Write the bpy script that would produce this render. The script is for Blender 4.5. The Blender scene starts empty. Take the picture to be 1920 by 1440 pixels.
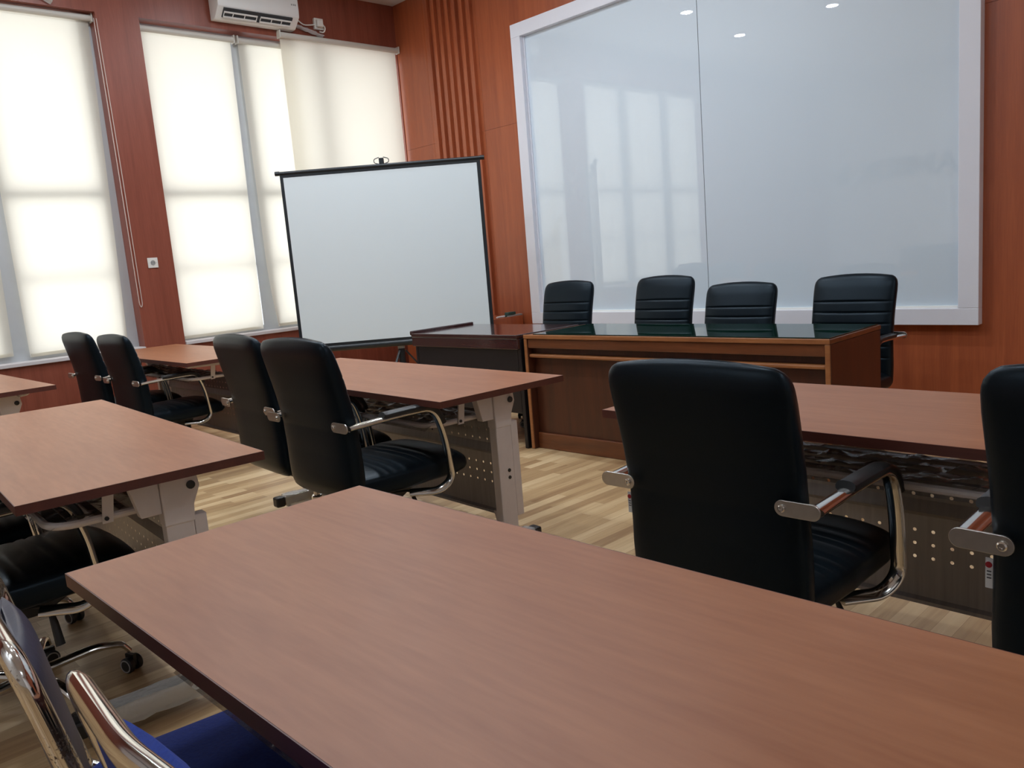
import bpy, bmesh, math, random
from mathutils import Vector, Matrix
random.seed(7)
S = bpy.context.scene
COL = S.collection
PI = math.pi

# ------------------------------------------------------------------ materials
def new_mat(name):
    m = bpy.data.materials.new(name); m.use_nodes = True
    nt = m.node_tree
    b = nt.nodes['Principled BSDF']
    return m, nt, b

def srgb(r, g, b):
    f = lambda c: (c/255/12.92) if c/255 <= .04045 else ((c/255+.055)/1.055)**2.4
    return (f(r), f(g), f(b), 1)

def plain(name, col, rough=.5, metal=0., coat=0., coat_rough=.03, spec=.5, noise=0., nscale=40., bump=0., sheen=0.):
    m, nt, b = new_mat(name)
    b.inputs['Base Color'].default_value = col
    b.inputs['Roughness'].default_value = rough
    b.inputs['Metallic'].default_value = metal
    b.inputs['Coat Weight'].default_value = coat
    b.inputs['Coat Roughness'].default_value = coat_rough
    b.inputs['Specular IOR Level'].default_value = spec
    b.inputs['Sheen Weight'].default_value = sheen
    if noise or bump:
        tc = nt.nodes.new('ShaderNodeTexCoord')
        n = nt.nodes.new('ShaderNodeTexNoise'); n.inputs['Scale'].default_value = nscale; n.inputs['Detail'].default_value = 4
        nt.links.new(tc.outputs['Object'], n.inputs['Vector'])
        if noise:
            mx = nt.nodes.new('ShaderNodeMix'); mx.data_type = 'RGBA'
            mx.inputs['A'].default_value = [c*(1-noise) for c in col[:3]]+[1]
            mx.inputs['B'].default_value = [min(1, c*(1+noise)) for c in col[:3]]+[1]
            nt.links.new(n.outputs['Fac'], mx.inputs['Factor'])
            nt.links.new(mx.outputs['Result'], b.inputs['Base Color'])
        if bump:
            bp = nt.nodes.new('ShaderNodeBump'); bp.inputs['Strength'].default_value = bump; bp.inputs['Distance'].default_value = .004
            nt.links.new(n.outputs['Fac'], bp.inputs['Height']); nt.links.new(bp.outputs['Normal'], b.inputs['Normal'])
    return m

def wood(name, c1, c2, scale, rough=.4, coat=0., fine=.35, bump=.03, spec=.5):
    """two-tone grain stretched along the axis whose scale is small (object coordinates)"""
    m, nt, b = new_mat(name)
    tc = nt.nodes.new('ShaderNodeTexCoord')
    mp = nt.nodes.new('ShaderNodeMapping'); mp.inputs['Scale'].default_value = scale
    nt.links.new(tc.outputs['Object'], mp.inputs['Vector'])
    n1 = nt.nodes.new('ShaderNodeTexNoise'); n1.inputs['Scale'].default_value = 1.; n1.inputs['Detail'].default_value = 3; n1.inputs['Distortion'].default_value = .6
    n2 = nt.nodes.new('ShaderNodeTexNoise'); n2.inputs['Scale'].default_value = 9.; n2.inputs['Detail'].default_value = 5
    nt.links.new(mp.outputs['Vector'], n1.inputs['Vector']); nt.links.new(mp.outputs['Vector'], n2.inputs['Vector'])
    mm = nt.nodes.new('ShaderNodeMix'); mm.data_type = 'FLOAT'; mm.inputs['Factor'].default_value = fine
    nt.links.new(n1.outputs['Fac'], mm.inputs['A']); nt.links.new(n2.outputs['Fac'], mm.inputs['B'])
    cr = nt.nodes.new('ShaderNodeValToRGB')
    cr.color_ramp.elements[0].position = .33; cr.color_ramp.elements[0].color = c1
    cr.color_ramp.elements[1].position = .67; cr.color_ramp.elements[1].color = c2
    nt.links.new(mm.outputs['Result'], cr.inputs['Fac'])
    nt.links.new(cr.outputs['Color'], b.inputs['Base Color'])
    b.inputs['Roughness'].default_value = rough
    b.inputs['Coat Weight'].default_value = coat
    b.inputs['Coat Roughness'].default_value = .08
    b.inputs['Specular IOR Level'].default_value = spec
    if bump:
        bp = nt.nodes.new('ShaderNodeBump'); bp.inputs['Strength'].default_value = bump; bp.inputs['Distance'].default_value = .003
        nt.links.new(n2.outputs['Fac'], bp.inputs['Height']); nt.links.new(bp.outputs['Normal'], b.inputs['Normal'])
    return m

def floor_mat():
    m, nt, b = new_mat('laminate_floor')
    tc = nt.nodes.new('ShaderNodeTexCoord')
    mp = nt.nodes.new('ShaderNodeMapping'); mp.inputs['Rotation'].default_value = (0, 0, PI/2)
    nt.links.new(tc.outputs['Object'], mp.inputs['Vector'])
    br = nt.nodes.new('ShaderNodeTexBrick')
    br.inputs['Scale'].default_value = 1.; br.inputs['Brick Width'].default_value = .46; br.inputs['Row Height'].default_value = .062
    br.inputs['Mortar Size'].default_value = .0009; br.inputs['Mortar Smooth'].default_value = .2; br.offset = .37; br.offset_frequency = 2
    br.inputs['Color1'].default_value = (0, 0, 0, 1); br.inputs['Color2'].default_value = (1, 1, 1, 1); br.inputs['Mortar'].default_value = (.1, .1, .1, 1)
    nt.links.new(mp.outputs['Vector'], br.inputs['Vector'])
    # grain, shifted per strip
    sep = nt.nodes.new('ShaderNodeVectorMath'); sep.operation = 'MULTIPLY'; sep.inputs[1].default_value = (2.2, 34, 1)
    nt.links.new(mp.outputs['Vector'], sep.inputs[0])
    off = nt.nodes.new('ShaderNodeVectorMath'); off.operation = 'MULTIPLY_ADD'; off.inputs[1].default_value = (17, 31, 9)
    nt.links.new(br.outputs['Color'], off.inputs[0]); nt.links.new(sep.outputs['Vector'], off.inputs[2])
    n = nt.nodes.new('ShaderNodeTexNoise'); n.inputs['Scale'].default_value = 1.; n.inputs['Detail'].default_value = 5; n.inputs['Distortion'].default_value = 1.2
    nt.links.new(off.outputs['Vector'], n.inputs['Vector'])
    mm = nt.nodes.new('ShaderNodeMix'); mm.data_type = 'FLOAT'; mm.inputs['Factor'].default_value = .52
    nt.links.new(br.outputs['Color'], mm.inputs['A']); nt.links.new(n.outputs['Fac'], mm.inputs['B'])
    cr = nt.nodes.new('ShaderNodeValToRGB'); e = cr.color_ramp.elements
    e[0].position = .18; e[0].color = srgb(146, 112, 78)
    e[1].position = .82; e[1].color = srgb(214, 186, 144)
    k = cr.color_ramp.elements.new(.5); k.color = srgb(188, 156, 114)
    nt.links.new(mm.outputs['Result'], cr.inputs['Fac'])
    nt.links.new(cr.outputs['Color'], b.inputs['Base Color'])
    b.inputs['Roughness'].default_value = .38
    return m

def blind_mat():
    m, nt, b = new_mat('blind_fabric')
    out = nt.nodes['Material Output']
    d = nt.nodes.new('ShaderNodeBsdfDiffuse'); d.inputs['Color'].default_value = (.78, .74, .66, 1)
    t = nt.nodes.new('ShaderNodeBsdfTranslucent'); t.inputs['Color'].default_value = (.88, .85, .74, 1)
    w = nt.nodes.new('ShaderNodeTexWave'); w.inputs['Scale'].default_value = 120; w.bands_direction = 'Z'
    tc = nt.nodes.new('ShaderNodeTexCoord'); nt.links.new(tc.outputs['Object'], w.inputs['Vector'])
    bp = nt.nodes.new('ShaderNodeBump'); bp.inputs['Strength'].default_value = .05; bp.inputs['Distance'].default_value = .001
    nt.links.new(w.outputs['Fac'], bp.inputs['Height']); nt.links.new(bp.outputs['Normal'], d.inputs['Normal'])
    mx = nt.nodes.new('ShaderNodeMixShader'); mx.inputs['Fac'].default_value = .5
    nt.links.new(d.outputs[0], mx.inputs[1]); nt.links.new(t.outputs[0], mx.inputs[2]); nt.links.new(mx.outputs[0], out.inputs['Surface'])
    nt.nodes.remove(b)
    return m

def clear_mat(name, col, gloss_rough, fac, tint=(1, 1, 1, 1), bump=0., nscale=30.):
    """thin clear sheet: straight transmission plus a gloss"""
    m, nt, b = new_mat(name); out = nt.nodes['Material Output']
    tr = nt.nodes.new('ShaderNodeBsdfTransparent'); tr.inputs['Color'].default_value = tint
    b.inputs['Base Color'].default_value = col; b.inputs['Roughness'].default_value = gloss_rough
    mx = nt.nodes.new('ShaderNodeMixShader'); mx.inputs['Fac'].default_value = fac
    nt.links.new(tr.outputs[0], mx.inputs[1]); nt.links.new(b.outputs[0], mx.inputs[2]); nt.links.new(mx.outputs[0], out.inputs['Surface'])
    if bump:
        tc = nt.nodes.new('ShaderNodeTexCoord'); n = nt.nodes.new('ShaderNodeTexNoise'); n.inputs['Scale'].default_value = nscale
        nt.links.new(tc.outputs['Object'], n.inputs['Vector'])
        bp = nt.nodes.new('ShaderNodeBump'); bp.inputs['Strength'].default_value = bump; bp.inputs['Distance'].default_value = .01
        nt.links.new(n.outputs['Fac'], bp.inputs['Height']); nt.links.new(bp.outputs['Normal'], b.inputs['Normal'])
    return m

def perforated_mat():
    """painted sheet steel with rows of round holes punched through it (object x,z in metres)"""
    m, nt, b = new_mat('perforated_steel'); out = nt.nodes['Material Output']
    b.inputs['Base Color'].default_value = (.20, .19, .185, 1); b.inputs['Roughness'].default_value = .38; b.inputs['Metallic'].default_value = .25
    tc = nt.nodes.new('ShaderNodeTexCoord'); sx = nt.nodes.new('ShaderNodeSeparateXYZ'); nt.links.new(tc.outputs['Object'], sx.inputs[0])
    def M(op, a, bb, c=None):
        n = nt.nodes.new('ShaderNodeMath'); n.operation = op
        for i, v in enumerate((a, bb) + ((c,) if c is not None else ())):
            if isinstance(v, (int, float)): n.inputs[i].default_value = v
            else: nt.links.new(v, n.inputs[i])
        return n.outputs[0]
    P = .05
    fx = M('SUBTRACT', M('PINGPONG', M('ADD', sx.outputs['X'], 5.0), P/2), 0.)      # 0 at k*P
    mask = None
    for z in (.525, .485, .405-.03, .335, .295):
        dz = M('SUBTRACT', sx.outputs['Z'], z)
        d = M('SQRT', M('ADD', M('MULTIPLY', fx, fx), M('MULTIPLY', dz, dz)), 0)
        h = M('LESS_THAN', d, .0052)
        mask = h if mask is None else M('MAXIMUM', mask, h)
    # plain steel between x=-.62 and .62 only at the ends
    tr = nt.nodes.new('ShaderNodeBsdfTransparent')
    mx = nt.nodes.new('ShaderNodeMixShader'); nt.links.new(mask, mx.inputs['Fac'])
    nt.links.new(b.outputs[0], mx.inputs[1]); nt.links.new(tr.outputs[0], mx.inputs[2]); nt.links.new(mx.outputs[0], out.inputs['Surface'])
    n = nt.nodes.new('ShaderNodeTexNoise'); n.inputs['Scale'].default_value = 3.; mp = nt.nodes.new('ShaderNodeMapping'); mp.inputs['Scale'].default_value = (30, 1, 1.5)
    nt.links.new(tc.outputs['Object'], mp.inputs[0]); nt.links.new(mp.outputs[0], n.inputs['Vector'])
    cr = nt.nodes.new('ShaderNodeValToRGB'); cr.color_ramp.elements[0].color = (.30, .285, .29, 1); cr.color_ramp.elements[1].color = (.46, .44, .44, 1)
    nt.links.new(n.outputs['Fac'], cr.inputs[0]); nt.links.new(cr.outputs[0], b.inputs['Base Color'])
    return m

def emit(name, col, strength):
    m = bpy.data.materials.new(name); m.use_nodes = True; nt = m.node_tree; nt.nodes.clear()
    o = nt.nodes.new('ShaderNodeOutputMaterial'); e = nt.nodes.new('ShaderNodeEmission')
    e.inputs['Color'].default_value = col; e.inputs['Strength'].default_value = strength
    nt.links.new(e.outputs[0], o.inputs['Surface']); return m

M = {}
M['wall'] = wood('wall_veneer', srgb(146, 74, 46), srgb(172, 92, 56), (14, 14, .7), rough=.36, spec=.4)
M['pillar'] = wood('shaded_wall_veneer', srgb(124, 64, 48), srgb(146, 80, 62), (14, 14, .7), rough=.36, spec=.4)  # wall veneer darkened, backlit shade of the window wall put into its colour
M['top'] = wood('table_laminate', srgb(144, 90, 60), srgb(163, 108, 75), (1.1, 9, 9), rough=.42, fine=.45, spec=.36)
M['edge'] = wood('table_edging', srgb(78, 38, 30), srgb(92, 46, 36), (1, 20, 20), rough=.45)
M['desk'] = wood('desk_veneer', srgb(90, 50, 28), srgb(120, 69, 39), (1.2, 14, 18), rough=.33, coat=.25)
M['desk_panel'] = wood('desk_front_veneer', srgb(62, 31, 19), srgb(82, 41, 24), (14, 14, 1), rough=.38, coat=.2)
M['desk_edge'] = wood('desk_worn_edge', srgb(138, 84, 48), srgb(168, 110, 66), (3, 20, 20), rough=.35, coat=.2)
M['dark_desk'] = wood('dark_desk_veneer', srgb(56, 32, 32), srgb(70, 42, 40), (1.5, 16, 16), rough=.16, coat=.6)
M['dark_panel'] = plain('dark_desk_board', srgb(24, 20, 24), .4, noise=.15, nscale=20)
M['green_glass'] = plain('desk_glass', (.004, .022, .014, 1), .02, spec=.6)
M['floor'] = floor_mat()
M['ceiling'] = plain('ceiling_paint', (.72, .73, .76, 1), .8, noise=.02, nscale=3)
M['frame'] = plain('frame_paint', (.74, .74, .80, 1), .45, noise=.02, nscale=8)
M['board'] = plain('backpainted_glass', (.66, .75, .83, 1), .55, coat=1., coat_rough=.004, spec=.2)
M['board'].node_tree.nodes['Principled BSDF'].inputs['Coat IOR'].default_value = 2.0
M['strip_white'] = plain('white_strip_paint', (.86, .86, .82, 1), .5)  # plain off-white for the strip under the glass
M['gap'] = plain('dark_joint', (.05, .06, .07, 1), .6)
M['leather'] = plain('black_leatherette', (.005, .008, .011, 1), .34, noise=.2, nscale=180, bump=.05, spec=.2)
M['leather'].node_tree.nodes['Principled BSDF'].inputs['Specular Tint'].default_value = (.62, .82, 1., 1)
M['blackplastic'] = plain('black_plastic', (.012, .012, .013, 1), .42, noise=.2, nscale=60)
M['chrome'] = plain('chrome', (.72, .70, .67, 1), .12, metal=1., noise=.05, nscale=20)
M['brushed'] = plain('brushed_bracket', (.55, .52, .48, 1), .32, metal=1., noise=.1, nscale=60)
M['legpaint'] = plain('beige_leg_paint', (.70, .64, .62, 1), .5, noise=.06, nscale=25)
M['footwrap'] = clear_mat('foot_film', (.75, .78, .78, 1), .15, .45, bump=.6, nscale=40)
M['footmetal'] = plain('foot_metal', (.55, .53, .50, 1), .3, metal=.6, noise=.08, nscale=30)
M['perf'] = perforated_mat()
M['steelgrey'] = plain('grey_sheet_steel', (.36, .34, .34, 1), .4, metal=.2, noise=.12, nscale=12)
M['film'] = clear_mat('wrapping_film', (.16, .15, .15, 1), .16, .6, bump=.9, nscale=22)
M['blue'] = plain('blue_fabric', (.008, .032, .24, 1), .9, noise=.3, nscale=140, bump=.4)
M['blind'] = blind_mat()
M['tube'] = plain('blind_tube_paint', (.62, .60, .54, 1), .4, noise=.04, nscale=10)
M['alu'] = plain('window_aluminium', (.55, .58, .60, 1), .35, metal=.3, noise=.05, nscale=10)
M['pane'] = clear_mat('window_glass', (.9, .95, .95, 1), .02, .06)
M['sill'] = plain('sill_paint', (.62, .58, .58, 1), .5, noise=.05, nscale=12)
M['screen'] = plain('screen_fabric', (.70, .765, .79, 1), .85, noise=.01, nscale=4)
M['black'] = plain('black_enamel', (.012, .016, .020, 1), .35, noise=.1, nscale=20)
M['acwhite'] = plain('ac_plastic', (.78, .78, .76, 1), .35, noise=.02, nscale=6)
M['dark'] = plain('dark_slot', (.03, .035, .04, 1), .5, noise=.1, nscale=30)
M['ivory'] = plain('ivory_plastic', (.74, .73, .68, 1), .35, noise=.03, nscale=30)
M['socketgrey'] = plain('socket_well', (.32, .32, .31, 1), .4, noise=.05, nscale=60)
M['cord'] = plain('blind_cord', (.62, .52, .47, 1), .6, noise=.05, nscale=60)
M['sleeve'] = clear_mat('plastic_sleeve', (.7, .7, .7, 1), .08, .5, bump=1., nscale=60)
M['eraser'] = plain('green_box', (.02, .06, .05, 1), .6, noise=.1, nscale=40)
M['markerwhite'] = plain('marker_body', (.75, .77, .77, 1), .35, noise=.03, nscale=40)
M['tagwhite'] = plain('tag_cloth', (.72, .74, .76, 1), .7, noise=.05, nscale=80)
M['tagred'] = plain('tag_red', (.35, .01, .02, 1), .7, noise=.05, nscale=80)
M['tagink'] = plain('tag_ink', (.05, .05, .06, 1), .7, noise=.05, nscale=80)
M['rearwall'] = plain('rear_wall_paint', (.82, .83, .85, 1), .7, noise=.02, nscale=3)
M['lettergrey'] = plain('letter_grey', (.03, .03, .04, 1), .5, noise=.05, nscale=10)
M['wheelring'] = plain('caster_grey', (.35, .35, .36, 1), .45, noise=.05, nscale=40)
M['lamprim'] = plain('downlight_rim', (.8, .8, .8, 1), .4, noise=.02, nscale=20)

# ------------------------------------------------------------------ geometry helpers
def link(o, parent=None):
    COL.objects.link(o)
    if parent: o.parent = parent
    return o

def obj(name, bm, mat, parent=None, smooth=False, bevel=0., label=None, kind=None, angle=35):
    me = bpy.data.meshes.new(name)
    bmesh.ops.recalc_face_normals(bm, faces=bm.faces)
    bm.to_mesh(me); bm.free()
    for mm in (mat if isinstance(mat, (list, tuple)) else [mat]): me.materials.append(mm)
    o = bpy.data.objects.new(name, me)
    link(o, parent)
    if smooth:
        for p in me.polygons: p.use_smooth = True
        me.set_sharp_from_angle(angle=math.radians(angle))
    if bevel:
        md = o.modifiers.new('bevel', 'BEVEL'); md.width = bevel; md.segments = 2; md.limit_method = 'ANGLE'
    if label: o['label'] = label
    if kind: o['kind'] = kind
    return o

def thing(name, label, cat, loc=(0, 0, 0), rz=0., group=None):
    o = bpy.data.objects.new(name, None); COL.objects.link(o)
    o.empty_display_size = .05
    o.location = loc; o.rotation_euler = (0, 0, rz)
    tag(o, label, cat, group); return o

def tag(o, label, cat, group=None):
    o['label'] = label; o['category'] = cat
    if group: o['group'] = group
    return o

def dup(src, parent=None):
    c = src.copy(); COL.objects.link(c)
    if parent: c.parent = parent
    for ch in list(src.children): dup(ch, c)
    return c

def box(bm, x0, x1, y0, y1, z0, z1, mat=None, mi=0):
    vs = [bm.verts.new((x, y, z)) for x in (x0, x1) for y in (y0, y1) for z in (z0, z1)]
    if mat is not None:
        for v in vs: v.co = mat @ v.co
    for q in ((0, 1, 3, 2), (4, 6, 7, 5), (0, 4, 5, 1), (2, 3, 7, 6), (0, 2, 6, 4), (1, 5, 7, 3)):
        f = bm.faces.new([vs[i] for i in q]); f.material_index = mi
    return vs

def nb(): return bmesh.new()

def B(x0, x1, y0, y1, z0, z1):
    bm = nb(); box(bm, x0, x1, y0, y1, z0, z1); return bm

def fillet(pts, r, n=6):
    """polyline with rounded corners"""
    pts = [Vector(p) for p in pts]; out = [pts[0]]
    for i in range(1, len(pts)-1):
        a, b, c = pts[i-1], pts[i], pts[i+1]
        u = (a-b); v = (c-b); rr = min(r, u.length*.49, v.length*.49)
        p, q = b+u.normalized()*rr, b+v.normalized()*rr
        for k in range(n+1):
            t = k/n; out.append((1-t)**2*p + 2*t*(1-t)*b + t*t*q)
    out.append(pts[-1]); return out

def sweep(bm, pts, ra, rb=None, n=12, up=(0, 0, 1), closed=False, cap=True, mi=0, scale=None, sq=0.):
    """sweep an oval (ra across, rb along 'up') along pts"""
    rb = rb or ra
    pts = [Vector(p) for p in pts]; N = len(pts); rings = []
    prev = None
    for i, p in enumerate(pts):
        a = pts[(i-1) % N] if (closed or i > 0) else p; c = pts[(i+1) % N] if (closed or i < N-1) else p
        t = (c-a).normalized()
        if prev is None:
            u = Vector(up); u = (u - t*u.dot(t))
            if u.length < 1e-4: u = Vector((1, 0, 0)); u = u - t*u.dot(t)
            u.normalize()
        else:
            u = prev - t*prev.dot(t); u.normalize()
        prev = u; s = t.cross(u)
        k = scale[i] if scale else 1.
        ring = []
        for j in range(n):
            ang = 2*PI*j/n; ca, sa = math.cos(ang), math.sin(ang)
            if sq:
                ca = math.copysign(abs(ca)**(1-sq), ca); sa = math.copysign(abs(sa)**(1-sq), sa)
            ring.append(bm.verts.new(p + s*ca*ra*k + u*sa*rb*k))
        rings.append(ring)
    for i in range(N if closed else N-1):
        r0, r1 = rings[i], rings[(i+1) % N]
        for j in range(n):
            f = bm.faces.new((r0[j], r0[(j+1) % n], r1[(j+1) % n], r1[j])); f.material_index = mi
    if cap and not closed:
        bm.faces.new(rings[0][::-1]).material_index = mi; bm.faces.new(rings[-1]).material_index = mi

def loft(bm, rings, cap=True, mi=0):
    vr = [[bm.verts.new(p) for p in r] for r in rings]; n = len(vr[0])
    for i in range(len(vr)-1):
        for j in range(n):
            bm.faces.new((vr[i][j], vr[i][(j+1) % n], vr[i+1][(j+1) % n], vr[i+1][j])).material_index = mi
    if cap:
        bm.faces.new(vr[0][::-1]).material_index = mi; bm.faces.new(vr[-1]).material_index = mi

def lathe(bm, prof, cx=0, cy=0, n=24, mat=None):
    """profile of (r, z)"""
    rings = []
    for r, z in prof:
        ring = []
        for j in range(n):
            a = 2*PI*j/n; v = Vector((cx+r*math.cos(a), cy+r*math.sin(a), z))
            ring.append(mat @ v if mat is not None else v)
        rings.append(ring)
    loft(bm, rings)

def prism(bm, outline, a0, a1, axis='x', mi=0):
    def P(u, v, a): return {'x': (a, u, v), 'y': (u, a, v), 'z': (u, v, a)}[axis]
    A = [bm.verts.new(P(u, v, a0)) for u, v in outline]; Bv = [bm.verts.new(P(u, v, a1)) for u, v in outline]
    n = len(A)
    bm.faces.new(A).material_index = mi; bm.faces.new(Bv[::-1]).material_index = mi
    for i in range(n): bm.faces.new((A[i], Bv[i], Bv[(i+1) % n], A[(i+1) % n])).material_index = mi

def lerp(tab, x):
    if x <= tab[0][0]: return tab[0][1]
    for (a, fa), (b, fb) in zip(tab, tab[1:]):
        if x <= b:
            t = (x-a)/(b-a); return fa+(fb-fa)*t
    return tab[-1][1]

def smoothlerp(tab, x):
    if x <= tab[0][0]: return tab[0][1]
    for (a, fa), (b, fb) in zip(tab, tab[1:]):
        if x <= b:
            t = (x-a)/(b-a); t = t*t*(3-2*t); return fa+(fb-fa)*t
    return tab[-1][1]

# ------------------------------------------------------------------ room
XW, YB, XR, YR, ZC = -7.20, 5.46, 2.60, -4.50, 3.93
obj('floor', B(XW-.3, XR+.2, YR-.2, YB+.2, -.1, 0), M['floor'], kind='structure')
obj('ceiling', B(XW-.3, XR+.2, YR-.2, YB+.2, ZC, ZC+.1), M['ceiling'], kind='structure')
SILL, HEAD = .74, 3.465
W1 = (-.30, 2.465); W2 = (2.81, 5.452)
bm = nb()
box(bm, XW-.28, XW, YR, YB, 0, SILL-.03)
box(bm, XW-.28, XW, YR, YB, HEAD, ZC)
box(bm, XW-.28, XW, YR, W1[0], SILL-.03, HEAD)
box(bm, XW-.28, XW, W2[1], YB, SILL-.03, HEAD)
obj('wall_left', bm, M['pillar'], kind='structure')
obj('trim_1', B(XW-.28, XW+.002, W1[1], W2[0], SILL-.03, HEAD), M['pillar'], kind='structure')        # pillar between the windows
# back wall, veneer panels with hairline joints
bm = nb(); box(bm, XW-.28, XR+.2, YB+.012, YB+.2, 0, ZC)
xs = [XW-.28, -6.72, -5.93, -4.72, -3.50, -2.28, -1.06, .16, 1.38, XR+.2]
for i in range(len(xs)-1):
    box(bm, xs[i]+.0012, xs[i+1]-.0012, YB, YB+.014, 0, 2.4585); box(bm, xs[i]+.0012, xs[i+1]-.0012, YB, YB+.014, 2.4605, ZC)
obj('wall_back', bm, M['wall'], kind='structure')
obj('wall_right', B(XR, XR+.2, YR, YB, 0, ZC), M['rearwall'], kind='structure')
obj('wall_rear', B(XW-.28, XR+.2, YR-.2, YR, 0, ZC), M['rearwall'], kind='structure')
obj('trim_2', B(XW-.05, XR, YR, YR+.05, 3.64, 3.74), M['rearwall'], kind='structure', bevel=.004)
# vertical battens left and right of the board
n = 3
for x0 in [-6.70+.1045*i for i in range(7)]:
    bm = nb(); prism(bm, [(x0+.002, YB), (x0+.032, YB-.006), (x0+.046, YB-.032), (x0+.096, YB-.034), (x0+.1, YB)], .0, ZC, 'z')
    obj('trim_%d' % n, bm, M['wall'], kind='structure', bevel=.0015); n += 1
for x0 in [-1.06+.1045*i for i in range(7)]:
    bm = nb(); prism(bm, [(x0+.002, YB), (x0+.032, YB-.006), (x0+.046, YB-.032), (x0+.096, YB-.034), (x0+.1, YB)], .0, ZC, 'z')
    obj('trim_%d' % n, bm, M['wall'], kind='structure', bevel=.0015); n += 1
# window sills
for a, b in (W1, W2):
    obj('trim_%d' % n, B(XW-.28, XW+.025, a+.001, b-.001, SILL-.03, SILL), M['sill'], kind='structure', bevel=.004); n += 1

def window(k, y0, y1, mull):
    bm = nb(); xa, xb = XW-.19, XW-.14
    box(bm, xa, xb, y0, y1, SILL, SILL+.05); box(bm, xa, xb, y0, y1, HEAD-.05, HEAD)
    box(bm, xa, xb, y0, y0+.05, SILL+.05, HEAD-.05); box(bm, xa, xb, y1-(.13 if k == 1 else .05), y1, SILL+.05, HEAD-.05)
    for m in mull: box(bm, xa, xb, m-(.16 if k == 1 else .10), m+.06, SILL+.05, HEAD-.05)
    ys = [y0+.01]+list(mull)+[y1-.01]
    for a, b in zip(ys, ys[1:]):
        box(bm, xa+.004, xb-.004, a+.04, b-.04, 2.0, 2.07); box(bm, xa+.01, xb-.012, a+.04, b-.04, 1.365, 1.39)
    w = obj('window_%d' % k, bm, M['alu'], kind='structure')
    obj('pane', B(XW-.168, XW-.162, y0+.02, y1-.02, SILL+.02, HEAD-.02), M['pane'], w)
# added slab outside, out of view, to darken the tops of the blinds
obj('trim_40', B(XW-2.0, XW-.28, YR, YB+1., 3.50, 3.62), M['rearwall'], kind='structure')
window(1, W1[0], W1[1], [.62, 1.585])
window(2, W2[0], W2[1], [3.745, 4.53])

# ------------------------------------------------------------------ roller blinds
def blind(y0, y1, ztube, x, zb0, zb1, label, curl0=0., curl1=0., slant0=0., slant1=0., chain=None, bracket1=False):
    t = thing('roller_blind', label, 'blind', (x, (y0+y1)/2, ztube), 0, 'roller blinds over the windows')
    L = (y1-y0)/2
    bm = nb(); sweep(bm, [(0, -L, 0), (0, L, 0)], .026, n=20); obj('roller_tube', bm, M['tube'], t, smooth=True)
    for s in (-1, 1):
        bm = nb(); box(bm, -.034, .03, s*L-.006, s*L+.006, -.032, .038); obj('end_bracket', bm, M['tube'], t, bevel=.003)
    nz, ny = 40, 24; bm = nb(); g = []
    ztop = 0.; 
    for i in range(nz+1):
        row = []
        for j in range(ny+1):
            s = j/ny; f = i/nz
            zbot = zb0+(zb1-zb0)*s-ztube
            ya = -L+.018+slant0*f; yb = L-.018+slant1*f
            y = ya+(yb-ya)*s; z = ztop+(zbot-ztop)*f
            low = max(0., (f-.72)/.28)
            e0 = max(0., 1-s*6); e1 = max(0., 1-(1-s)*6)
            xx = -.024 + .006*math.sin(s*PI)*f + curl0*low*low*e0*e0 + curl1*low*low*e1*e1 + .003*math.sin(7*s+3*f)*f
            y += (.35*curl0*low*low*e0*e0) - (.35*curl1*low*low*e1*e1)
            row.append(bm.verts.new((xx, y, z)))
        g.append(row)
    for i in range(nz):
        for j in range(ny): bm.faces.new((g[i][j], g[i][j+1], g[i+1][j+1], g[i+1][j]))
    obj('blind_cloth', bm, M['blind'], t, smooth=True)
    zb = (zb0+zb1)/2-ztube
    ang = math.atan2(zb1-zb0, y1-y0)
    bm = nb(); box(bm, -.030, -.018, -L+.03+max(slant0, 0)+abs(curl0)*.6, L-.03+min(slant1, 0)-abs(curl1)*.6, -.012, .012, Matrix.Translation((0, 0, zb+.014)) @ Matrix.Rotation(ang, 4, 'X'))
    obj('bottom_bar', bm, M['blind'], t)
    if chain:
        yc, zend = chain
        p = [(.088, yc-.02, -.02), (.088, yc-.008, (zend-ztube)*.5), (.088, yc+.0, zend-ztube+.03), (.088, yc+.012, zend-ztube), (.088, yc+.024, zend-ztube+.03), (.088, yc+.016, (zend-ztube)*.5), (.088, yc-.0, -.02)]
        bm = nb(); sweep(bm, fillet(p, .05, 4), .0032, n=6); obj('pull_cord', bm, M['cord'], t, smooth=True)
    return t
XB = XW-.075
blind(-.27, .60, 3.43, XB, .78, .78, 'cream roller blind over the part of the first window hidden past the left picture edge')
blind(.63, 1.56, 3.43, XB, .775, .79, 'cream roller blind at the left picture edge, before the grey slit in the first window', slant1=-.04)
blind(1.575, 2.455, 3.43, XB, .765, .775, 'wide cream roller blind with looped pull cord, just left of the socket pillar', slant0=.02, slant1=-.075, curl1=-.03, chain=(.452, 1.07))
blind(2.825, 3.665, 3.405, XB, .752, .76, 'cream roller blind just right of the pillar with the wall socket', slant1=-.035, curl1=.03)
blind(3.70, 4.25, 3.405, XB, .76, .765, 'narrow strip of cream roller blind between grey slit and projection screen', curl0=.06, slant0=.01)
blind(4.075, 5.442, 3.475, XW+.034, .755, .755, 'creamier roller blind hung higher, in the corner behind the projection screen')

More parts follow.
